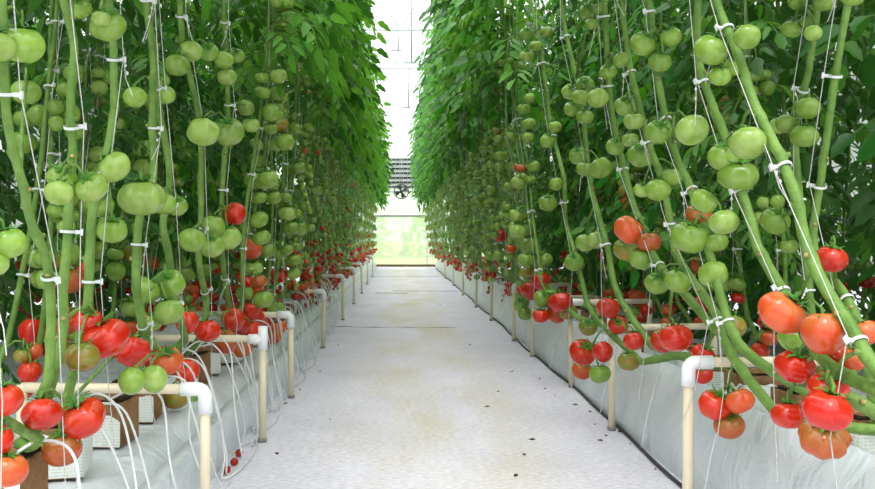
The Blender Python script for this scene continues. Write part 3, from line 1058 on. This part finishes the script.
# floor: woven ground cover plus the seams where two lengths meet
mb = MB()
mb.add([(-6, -2, 0), (6, -2, 0), (6, 19.4, 0), (-6, 19.4, 0)], [(0, 1, 2, 3)])
struct(mb.build('floor', M['floor'], None, False))
M['seam'] = plain('grey seam', lin(138, 138, 140), lin(172, 172, 174), 0.9, 30, 0.1)
for k, (y, xa, xb) in enumerate(((6.42, -0.5, 0.42), (10.7, -0.1, 0.75), (14.6, -0.5, 0.75), (10.3, -0.3, 0.1))):
    mb = MB()
    pts = [(xa + (xb - xa) * t / 12, y + 0.02 * math.sin(t * 1.3 + k) - 0.07 * t / 12, 0.001) for t in range(13)]
    mb.tube(pts, [0.004 + 0.002 * math.sin(t * 2.0) for t in range(13)], 5)
    struct(mb.build('trim_%d' % (k + 1), M['seam']))

# growing benches
bl = empty('grow_bench', (0, 0, 0), label='long low bench under white plastic film with a board edge, along the left row', cat='bench')
wavy_strip([(-0.572, 0.118), (-0.585, 0.14), (-0.63, 0.165), (-0.70, 0.17), (-1.35, 0.17), (-1.36, 0.0)], 0.6, 19.0, 0.05, 0.012, 3.1, 'film_cover', M['film'], bl)
wavy_strip([(-0.525, 0.0), (-0.525, 0.135), (-0.566, 0.137), (-0.568, 0.02)], 0.6, 19.0, 0.08, 0.003, 8.3, 'edge_board', M['film'], bl)
br = empty('grow_bench', (0, 0, 0), label='long bench wrapped to the floor in creased white film, along the right row', cat='bench')
wavy_strip([(0.785, 0.0), (0.80, 0.10), (0.835, 0.20), (0.865, 0.262), (0.885, 0.262), (0.90, 0.20), (1.50, 0.20), (1.51, 0.0)], 0.6, 19.0, 0.05, 0.016, 5.7, 'film_cover', M['film'], br)
for s, x in ((-1, -1.74), (1, 1.74)):
    o = wavy_strip([(x - .22, 0), (x - .2, .17), (x + .2, .17), (x + .22, 0)], 1.8, 13, 0.2, 0.008, 2.0 + s, 'grow_bench', M['film'])
    tag(o, 'white film bench of the next row, glimpsed behind the ' + ('left' if s < 0 else 'right') + ' row', 'bench')

# black hose along the foot of the right bench
mb = MB()
mb.tube([(0.772 + 0.008 * math.sin(y * 2.1) + 0.004 * math.sin(y * 7), y, 0.006) for y in [1.2 + 0.15 * i for i in range(115)]], 0.006, 6)
tag(mb.build('irrigation_hose', M['hose']), 'thin black hose lying along the foot of the right film bench', 'hose')


# grow blocks
def grow_block(x, y, z, rot, label, group, seed):
    rng = random.Random(seed)
    o = empty('grow_block', (x, y, z), label=label, cat='grow block', group=group)
    o.rotation_euler = (0, 0, rot)
    a, h = 0.058, 0.105
    mb = MB()
    mb.box((-a, -a, 0), (a, a, h))
    mb.box((-a * .6, -a * .6, h), (a * .5, a * .7, h + .006))
    mb.build('coir_cube', M['coir'], o, False)
    mb = MB()
    n = 10
    vs, fs = [], []
    for i in range(n + 1):
        for j in range(n + 1):
            u, w = (i / n * 2 - 1) * a * .93, (j / n * 2 - 1) * a * .93
            vs.append((u, w, h + 0.004 + 0.006 * noise.noise(V((u * 60, w * 60, seed)))))
    for i in range(n):
        for j in range(n):
            fs.append((i * (n + 1) + j, (i + 1) * (n + 1) + j, (i + 1) * (n + 1) + j + 1, i * (n + 1) + j + 1))
    mb.add(vs, fs)
    mb.build('growing_medium', M['soil'], o)
    mb = MB()
    b = a + 0.003
    base = h * rng.uniform(0.62, 0.95)
    # film folded round three sides, with a ragged, slightly bulging upper edge
    path = [(-b, b), (-b, -b), (b, -b)] if seed % 3 == 0 else [(b, -b), (-b, -b), (-b, b)] if seed % 3 == 1 else [(b, b), (b, -b), (-b, -b), (-b, b * .2)]
    cols = []
    for (p, q) in zip(path, path[1:]):
        for i in range(9):
            t = i / 8
            cols.append((p[0] + (q[0] - p[0]) * t, p[1] + (q[1] - p[1]) * t))
    vs, fs = [], []
    for i, (x_, y_) in enumerate(cols):
        top = base + 0.014 * noise.noise(V((x_ * 40, y_ * 40, seed * 3.1))) + 0.006 * noise.noise(V((x_ * 150, y_ * 150, seed)))
        for j in range(5):
            z_ = 0.003 + (top - 0.003) * j / 4
            k_ = 1.0 + 0.05 * (0.6 + noise.noise(V((x_ * 30, y_ * 30, z_ * 30 + seed)))) * (j > 0)
            vs.append((x_ * k_, y_ * k_, z_))
    for i in range(len(cols) - 1):
        for j in range(4):
            fs.append((i * 5 + j, i * 5 + 5 + j, i * 5 + 6 + j, i * 5 + 1 + j))
    mb.add(vs, fs)
    mb.build('printed_wrapper', M['wrapper'], o)
    return o


for side in (-1, 1):
    sn = 'left' if side < 0 else 'right'
    y, k = (1.55 if side < 0 else 1.5), 1
    while y < 9:
        rng = random.Random(int(y * 31) + side)
        grow_block((-0.72 if side < 0 else 0.975) + rng.uniform(-.015, .015), y, 0.176 if side < 0 else 0.206, rng.uniform(-.25, .25),
                   f"{ORD[k]} brown coir block in a white printed wrapper from the camera, {sn} bench", f'grow blocks on the {sn} bench', k + 40 * (side > 0))
        y += 0.27
        k += 1


# pipe stands
def stand(x, y, h, side, tee, label, seed, far):
    rng = random.Random(seed)
    o = empty('pipe_stand', (x, y, 0), label=label, cat='pipe stand', group='white pipe stands along the ' + ('left' if side < 0 else 'right') + ' row')
    r = 0.0122
    n = 8 if far else 14
    lx = rng.uniform(-.008, .008)
    mb = MB(); mb.tube([(lx, 0, 0.0), (0, 0, h - 0.03)], r, n); mb.build('post', M['pvc'], o)
    mb = MB(); mb.tube([(lx, 0, 0.0), (lx, 0, 0.012)], r * 1.25, n); mb.build('foot_collar', M['foot'], o)
    reach = side * (0.36 if side > 0 else 0.42)
    hb = h - 0.03 if tee else h
    mb = MB(); mb.tube([(side * 0.03, 0, hb), (reach, 0.0, hb + 0.004)], r * 0.95, n); mb.build('cross_bar', M['pvc'], o)
    mb = MB()
    R = r * 1.32
    if tee:
        mb.tube([(0, 0, h - 0.065), (0, 0, h + 0.012)], R, n)
        mb.tube([(0, 0, hb), (side * 0.048, 0, hb)], R, n)
        mb.build('tee_fitting', M['fitting'], o)
    else:
        pts = [(0, 0, h - 0.055), (0, 0, h - 0.018)] + [(side * 0.018 * (1 - math.cos(t)), 0, h - 0.018 + 0.018 * math.sin(t)) for t in (0.4, 0.8, 1.2, 1.57)] + [(side * 0.055, 0, h)]
        mb.tube(pts, R, n)
        mb.build('elbow_fitting', M['fitting'], o)
    mb = MB(); mb.tube([(reach, 0, 0.18 if side < 0 else 0.21), (reach, 0, hb + 0.01)], r, n); mb.build('rear_post', M['pvc'], o)
    return o


LP = [(-.447, 1.95, .331, 0, 'nearest white pipe stand of the left row, elbow beside the green pair of fruit'), (-.455, 2.82, .372, 1, 'white pipe stand with a tee top, second on the left side of the aisle'),
      (-.462, 3.59, .352, 0, 'white pipe stand with an elbow, third on the left side of the aisle'), (-.465, 5.2, .348, 0, 'white pipe stand with a long cross bar, fourth on the left'),
      (-.467, 6.95, .362, 0, 'slim white pipe stand, fifth on the left side of the aisle'), (-.465, 8.6, .365, 0, None), (-.465, 10.2, .36, 0, None), (-.465, 12.2, .365, 0, None), (-.465, 14.4, .36, 0, None)]
RP = [(.672, 1.98, .388, 0, 'nearest white pipe stand of the right row, elbow against the film'), (.745, 2.99, .392, 1, 'white pipe stand with a tee top, second on the right side of the aisle'),
      (.77, 3.85, .385, 0, 'white pipe stand with a grey-white elbow, third on the right beside hanging red fruit'), (.752, 4.82, .366, 1, 'straight-topped white pipe stand, fourth on the right'),
      (.745, 5.56, .366, 0, 'white pipe stand with a small elbow, fifth on the right'), (.742, 6.9, .36, 0, None), (.74, 8.2, .36, 0, None), (.74, 9.9, .36, 0, None), (.74, 11.8, .36, 0, None), (.74, 14, .36, 0, None)]
for side, L in ((-1, LP), (1, RP)):
    for i, (x, y, h, tee, lab) in enumerate(L):
        stand(x, y, h, side, tee, lab or f"{ORD[i + 1]} white pipe stand from the camera on the {'left' if side < 0 else 'right'} of the aisle", i + 10 * side + 50, y > 5)


# drip tubes looping from the left blocks to the floor
def drip_tube(pts, label, group, r=0.0028):
    mb = MB()
    mb.tube(smooth_path(pts, 6), r, 6)
    tag(mb.build('drip_tube', M['tube']), label, 'tube', group)


rng = random.Random(77)
y, k = 1.50, 1
while y < 7.2 and k < 69:
    z0 = 0.29
    x0 = -0.72 + rng.uniform(-.02, .04)
    hgt = rng.uniform(0.02, 0.07)
    dy = rng.uniform(-0.22, 0.10)
    xe = rng.uniform(-0.515, -0.475)
    pts = [(x0, y, z0), (x0 + 0.07, y + dy * 0.15, z0 + hgt), (x0 + 0.14, y + dy * 0.4, z0 + hgt * 0.4), (-0.515 - rng.uniform(0, .02), y + dy * 0.8, 0.17), (-0.497, y + dy, 0.06), (xe, y + dy * 1.2, 0.004), (xe + 0.01, y + dy * 1.2 + rng.choice((-1, 1)) * rng.uniform(.05, .2), 0.003)]
    drip_tube(pts, f"{ORD[k]} thin white drip tube from the camera, looping off the left bench", 'drip tubes off the left bench')
    y += rng.uniform(0.07, 0.16)
    k += 1
for i in range(7):
    y = 2.3 + i * 0.55
    pts = [(0.93, y, 0.31), (0.885, y - .03, 0.33), (0.855, y - .07, 0.272), (0.80, y - .12, 0.13), (0.765, y - .15, 0.004)]
    drip_tube(pts, f"{ORD[i + 1]} thin white drip tube from the camera, hanging down the right film", 'drip tubes down the right bench', 0.0018)
# loops of tube lying on the floor by the left bench
for i, y in enumerate((2.55, 3.1, 4.0, 4.5)):
    pts = [(-0.47 + 0.035 * math.cos(a) - 0.02, y + 0.22 * math.sin(a) + 0.05 * a / 6, 0.005 + 0.003 * a / 6.3) for a in [t * 0.55 for t in range(15)]]
    drip_tube(pts, f"{ORD[i + 1]} coil of white tube lying on the floor by the left bench", 'tube coils on the floor')

# crop wires the twines hang from
for x in (-0.45, 0.49, -0.98, 1.12):
    mb = MB()
    mb.tube([(x, 0.5, 2.95), (x, 19.3, 2.95)], 0.003, 5)
    tag(mb.build('crop_wire', M['galv']), 'steel crop wire high over the ' + {-0.45: 'left front row', 0.49: 'right front row', -0.98: 'inner left row', 1.12: 'inner right row'}[x], 'wire')

# fallen fruit and leaf scraps on the floor
for i, (px, py, side) in enumerate(((223, 470, -1), (236, 453, -1), (231, 462, -1))):
    yy = F * (H - .012) / (py - VY)
    t = put('cherry_tomato', fruit_mesh('berry', 'deep', True), None, Matrix.Translation(((px - VX) / F * yy + .01, yy, 0.0125)) @ Matrix.Scale(0.0125, 4))
    tag(t, ('fallen dark red cherry tomato nearest the camera on the floor by the left bench', 'fallen dark red cherry tomato farthest along the floor by the left bench', 'fallen cherry tomato between two others on the floor by the left bench')[i], 'tomato', 'fallen cherry tomatoes')
rng = random.Random(5)
spots = [(524, 455), (532, 440), (487, 407), (641, 437), (648, 429), (620, 432), (606, 436), (590, 412), (555, 396), (498, 392), (540, 379), (516, 476), (668, 452), (630, 445), (595, 425), (575, 405), (512, 372), (560, 372),
         (284, 400), (285, 404), (277, 454), (300, 390), (320, 372), (338, 345), (330, 420), (405, 300), (440, 305), (352, 318), (470, 345), (610, 428), (600, 441), (655, 470), (545, 389), (420, 287), (444, 292), (345, 335)]
for i, (px, py) in enumerate(spots):
    yy = F * H / (py - VY)
    mb = MB()
    L = rng.uniform(0.006, 0.015)
    mb.add([(-L, 0, .001), (-.2 * L, -.45 * L, .004), (L, .1 * L, .002), (.1 * L, .5 * L, .005)], [(0, 1, 2, 3)])
    mb.add([(-L, 0, 0), (-.2 * L, -.45 * L, .0005), (L, .1 * L, .0005), (.1 * L, .5 * L, .0005)], [(3, 2, 1, 0)])
    o = mb.build('leaf_scrap', M['scrap'], None, False)
    o.location = ((px - VX) / F * yy, yy, 0.0008)
    o.rotation_euler = (0, 0, rng.uniform(0, 6.28))
    tag(o, 'small dry brown leaf scrap lying on the white floor', 'leaf scrap', 'leaf scraps on the floor')

# ------------------------------------------------------------------ greenhouse
YE = 19.4
mb = MB()
mb.add([(-6, -3, 4.3), (0, -3, 6.0), (6, -3, 4.3), (-6, YE + .1, 4.3), (0, YE + .1, 6.0), (6, YE + .1, 4.3)], [(0, 1, 4, 3), (1, 2, 5, 4)])
struct(mb.build('roof', M['roofpane'], None, False))
mb = MB()
for i in range(12):
    y = -2.5 + 2 * i
    for s in (-1, 1):
        mb.tube([(s * 6, y, 4.28), (0, y, 5.98)], 0.016, 6)
for x in (-4, -2, 0, 2, 4):
    z = 6 - abs(x) / 6 * 1.7 - .03
    mb.tube([(x, -3, z), (x, YE, z)], 0.02, 6)
struct(mb.build('trim_10', M['steel']))
for i, y in enumerate((3.5, 7, 10.5, 14, 17.2)):
    mb = MB()
    mb.tube([(-6, y, 4.1), (6, y, 4.1)], 0.026, 8)
    for k in range(-3, 3):
        mb.tube([(k * 2, y, 4.1), (k * 2 + 1, y, 6 - abs(k * 2 + 1) / 6 * 1.7 - .04)], 0.013, 6)
        mb.tube([(k * 2 + 1, y, 6 - abs(k * 2 + 1) / 6 * 1.7 - .04), (k * 2 + 2, y, 4.1)], 0.013, 6)
    struct(mb.build('trim_%d' % (11 + i), M['steel']))
# hanging rods from two trusses
for i, (x, y, z0, z1) in enumerate(((-0.03, 14.0, 3.75, 4.1), (0.19, 14.0, 3.55, 5.2), (0.17, 17.2, 3.3, 4.1))):
    mb = MB()
    mb.tube([(x, y, z0), (x, y, z1)], 0.014, 6)
    mb.tube([(x - .12, y, z0), (x + .05, y, z0)], 0.014, 6)
    tag(mb.build('hanger_rod', M['galv']), ('short grey hanger rod under the roof, left of its pair', 'long grey hanger rod reaching up to the roof glazing', 'grey hanger rod nearest the end wall')[i], 'hanger rod', 'hanger rods under the roof')

# side walls, panes darkened to hold back side light
for s, n in ((-1, 'wall_left'), (1, 'wall_right')):
    mb = MB()
    mb.add([(s * 6, -2.8, 0), (s * 6, YE, 0), (s * 6, YE, 4.3), (s * 6, -2.8, 4.3)], [(0, 1, 2, 3)])
    struct(mb.build(n, M['sidepane'], None, False))

# end wall: kerb, posts, rails; panes as windows
mb = MB()
mb.box((-6, YE - .02, 0.0), (6, YE + .06, 0.055), 1)
for z in (1.16,):
    mb.box((-6, YE - .02, z - .02), (6, YE + .03, z + .02))
for z in (1.72, 2.5, 4.28):
    mb.box((-6, YE - .015, z - .018), (6, YE + .03, z + .018), 2)
for x in (-5.2, -4, -2.8, -1.6, -0.62, 0.62, 1.8, 3, 4.2, 5.4):
    mb.box((x - .02, YE - .015, 0.0), (x + .02, YE + .03, 4.3), 2)
mb.box((0.06, YE - .01, 0.05), (0.075, YE + .02, 1.16), 2)
struct(mb.build('wall_far', [M['galv'], M['sill'], M['steel']], None, False))
for k, (z0, z1, mat) in enumerate(((0.055, 1.15, 'pane'), (1.17, 1.71, 'pane'), (2.51, 4.27, 'roofpane'))):
    mb = MB()
    mb.add([(-6, YE + .01, z0), (6, YE + .01, z0), (6, YE + .01, z1), (-6, YE + .01, z1)], [(0, 1, 2, 3)])
    struct(mb.build('window_%d' % (k + 1), M[mat], None, False))
mb = MB()
mb.add([(-6, YE + .01, 1.73), (6, YE + .01, 1.73), (6, YE + .01, 2.49), (-6, YE + .01, 2.49)], [(0, 1, 2, 3)])
struct(mb.build('window_4', M['pane'], None, False))
mb = MB()
mb.add([(-6, YE + .01, 4.29), (6, YE + .01, 4.29), (0, YE + .01, 6.0)], [(0, 1, 2)])
struct(mb.build('window_5', M['roofpane'], None, False))

# louvred vent with dark openings and a small fan under it
lv = empty('wall_louvre', (0.08, YE - .06, 1.78), label='grey gridded ventilation louvre high on the end wall', cat='vent')
mb = MB()
for a, b in (((-.42, 0, 0), (.42, .03, .025)), ((-.42, 0, .675), (.42, .03, .7)), ((-.42, 0, .02), (-.395, .03, .68)), ((.395, 0, .02), (.42, .03, .68))):
    mb.box(a, b)
mb.build('frame', M['galv'], lv, False)
mb = MB()
for i in range(6):
    z = 0.06 + i * 0.105
    mb.add([(-.395, 0.0, z), (.395, 0.0, z), (.395, .03, z + .06), (-.395, .03, z + .06), (-.395, .004, z - .004), (.395, .004, z - .004), (.395, .034, z + .056), (-.395, .034, z + .056)],
           [(0, 1, 2, 3), (7, 6, 5, 4), (0, 4, 5, 1), (3, 2, 6, 7)])
for i in range(9):
    x = -.36 + i * .09
    mb.box((x - .008, -.004, .02), (x + .008, .004, .68))
mb.build('slats', M['galv'], lv, False)
mb = MB()
mb.box((-.40, .032, .02), (.40, .036, .68))
mb.build('back_panel', M['dark'], lv, False)
fn = empty('circulation_fan', (0.03, YE - .35, 1.70), label='small dark round fan hanging in front of the end wall', cat='fan')
mb = MB()
ring = [(0.16 * math.cos(a), 0, 0.16 * math.sin(a)) for a in [2 * PI * t / 24 for t in range(25)]]
mb.tube(ring, 0.014, 6, cap=False)
ring = [(0.10 * math.cos(a), -.03, 0.10 * math.sin(a)) for a in [2 * PI * t / 24 for t in range(25)]]
mb.tube(ring, 0.004, 5, cap=False)
for t in range(8):
    a = 2 * PI * t / 8
    mb.tube([(0.03 * math.cos(a), -.045, 0.03 * math.sin(a)), (0.16 * math.cos(a), 0, 0.16 * math.sin(a))], 0.004, 5)
mb.build('guard', M['dark'], fn)
for t in range(4):
    a = 2 * PI * t / 4 + 0.4
    u, w = V((math.cos(a), 0, math.sin(a))), V((-math.sin(a), 0, math.cos(a)))
    mb = MB()
    q = [u * .03 - w * .02 + V((0, -.01, 0)), u * .14 - w * .045 + V((0, -.02, 0)), u * .14 + w * .045 + V((0, .02, 0)), u * .03 + w * .02 + V((0, .01, 0))]
    mb.add(q + [p + V((0, .004, 0)) for p in q], [(0, 1, 2, 3), (7, 6, 5, 4), (0, 4, 5, 1), (1, 5, 6, 2), (2, 6, 7, 3), (3, 7, 4, 0)])
    mb.build('blade', M['dark'], fn, False)
mb = MB(); mb.tube([(0, -.05, 0), (0, .09, 0)], [.035, .045], 12); mb.build('motor', M['dark'], fn)
mb = MB(); mb.tube([(0, .05, .04), (0, .05, .78)], .008, 6); mb.build('hanging_rod', M['galv'], fn)

# outside, beyond the end wall
mb = MB()
mb.add([(-60, YE + .1, -0.06), (60, YE + .1, -0.06), (60, 120, -0.06), (-60, 120, -0.06)], [(0, 1, 2, 3)])
struct(mb.build('lawn', M['lawn'], None, False))


def shrub_mesh(seed):
    rng = random.Random(seed)
    mb = MB()
    for i in range(420):
        a, b = rng.uniform(0, 6.28), rng.uniform(-0.2, 1.5)
        rr = rng.uniform(0.7, 1.0)
        n = V((math.cos(a) * math.cos(b), math.sin(a) * math.cos(b), math.sin(b)))
        p = V((n.x * 1.3 * rr, n.y * 1.1 * rr, 0.25 + n.z * 1.5 * rr))
        add_leaflet(mb, p, n + V((rng.uniform(-.8, .8), rng.uniform(-.8, .8), rng.uniform(-.8, .4))), V((0, 0, 1)), 0.34, 0.12, 0.2, 0)
    return mb.mesh('foliage', [M['shrub']])


SM = [shrub_mesh(1), shrub_mesh(2)]
for i in range(9):
    o = empty('garden_shrub', (-12 + i * 3.3, 31 + (i % 3) * 0.8, -0.06), label='pale green shrub outside, hazy beyond the end wall glass', cat='shrub', group='shrubs beyond the end wall')
    put('foliage', SM[i % 2], o, Matrix.Scale(0.9 + 0.15 * (i % 4), 4))
    mb = MB()
    mb.tube([(0, 0, 0), (0.03, 0, 0.9)], [0.05, 0.03], 6)
    mb.build('trunk', M['sill'], o)

# ------------------------------------------------------------------ light, world, camera
w = bpy.data.worlds.new('overcast sky')
SC.world = w
w.use_nodes = True
nt = w.node_tree
bg = nt.nodes['Background']
tc = nt.nodes.new('ShaderNodeTexCoord')
sp = nt.nodes.new('ShaderNodeSeparateXYZ')
nt.links.new(tc.outputs['Generated'], sp.inputs[0])
mr = nt.nodes.new('ShaderNodeMapRange')
mr.inputs['From Min'].default_value = -0.05
mr.inputs['From Max'].default_value = 0.9
mr.inputs['To Min'].default_value = 0.8
mr.inputs['To Max'].default_value = 4.2
nt.links.new(sp.outputs['Z'], mr.inputs['Value'])
bg.inputs[0].default_value = (0.97, 0.985, 1.0, 1)
nt.links.new(mr.outputs[0], bg.inputs[1])

sun = bpy.data.lights.new('sun', 'SUN')
sun.energy = 1.6
sun.angle = math.radians(20)
sun.color = (1.0, 0.97, 0.92)
so = bpy.data.objects.new('sun', sun)
C.objects.link(so)
so.rotation_euler = (math.radians(25), math.radians(-4), 0)

cam = bpy.data.cameras.new('camera')
cam.sensor_width = 36
cam.lens = F / 875 * 36
cam.shift_x = (437.5 - VX) / 875
cam.shift_y = -(244.5 - VY) / 875
cam.clip_start = 0.05
cam.clip_end = 300
co = bpy.data.objects.new('camera', cam)
C.objects.link(co)
co.location = (0, 0, H)
co.rotation_euler = (PI / 2, 0, 0)
SC.camera = co

SC.view_settings.view_transform = 'Standard'
SC.view_settings.look = 'None'
SC.view_settings.gamma = 1
SC.view_settings.exposure = 0.0
SC.cycles.max_bounces = 8
SC.cycles.diffuse_bounces = 5
SC.cycles.glossy_bounces = 3
SC.cycles.transmission_bounces = 4
SC.cycles.transparent_max_bounces = 12
SC.cycles.caustics_reflective = False
SC.cycles.caustics_refractive = False
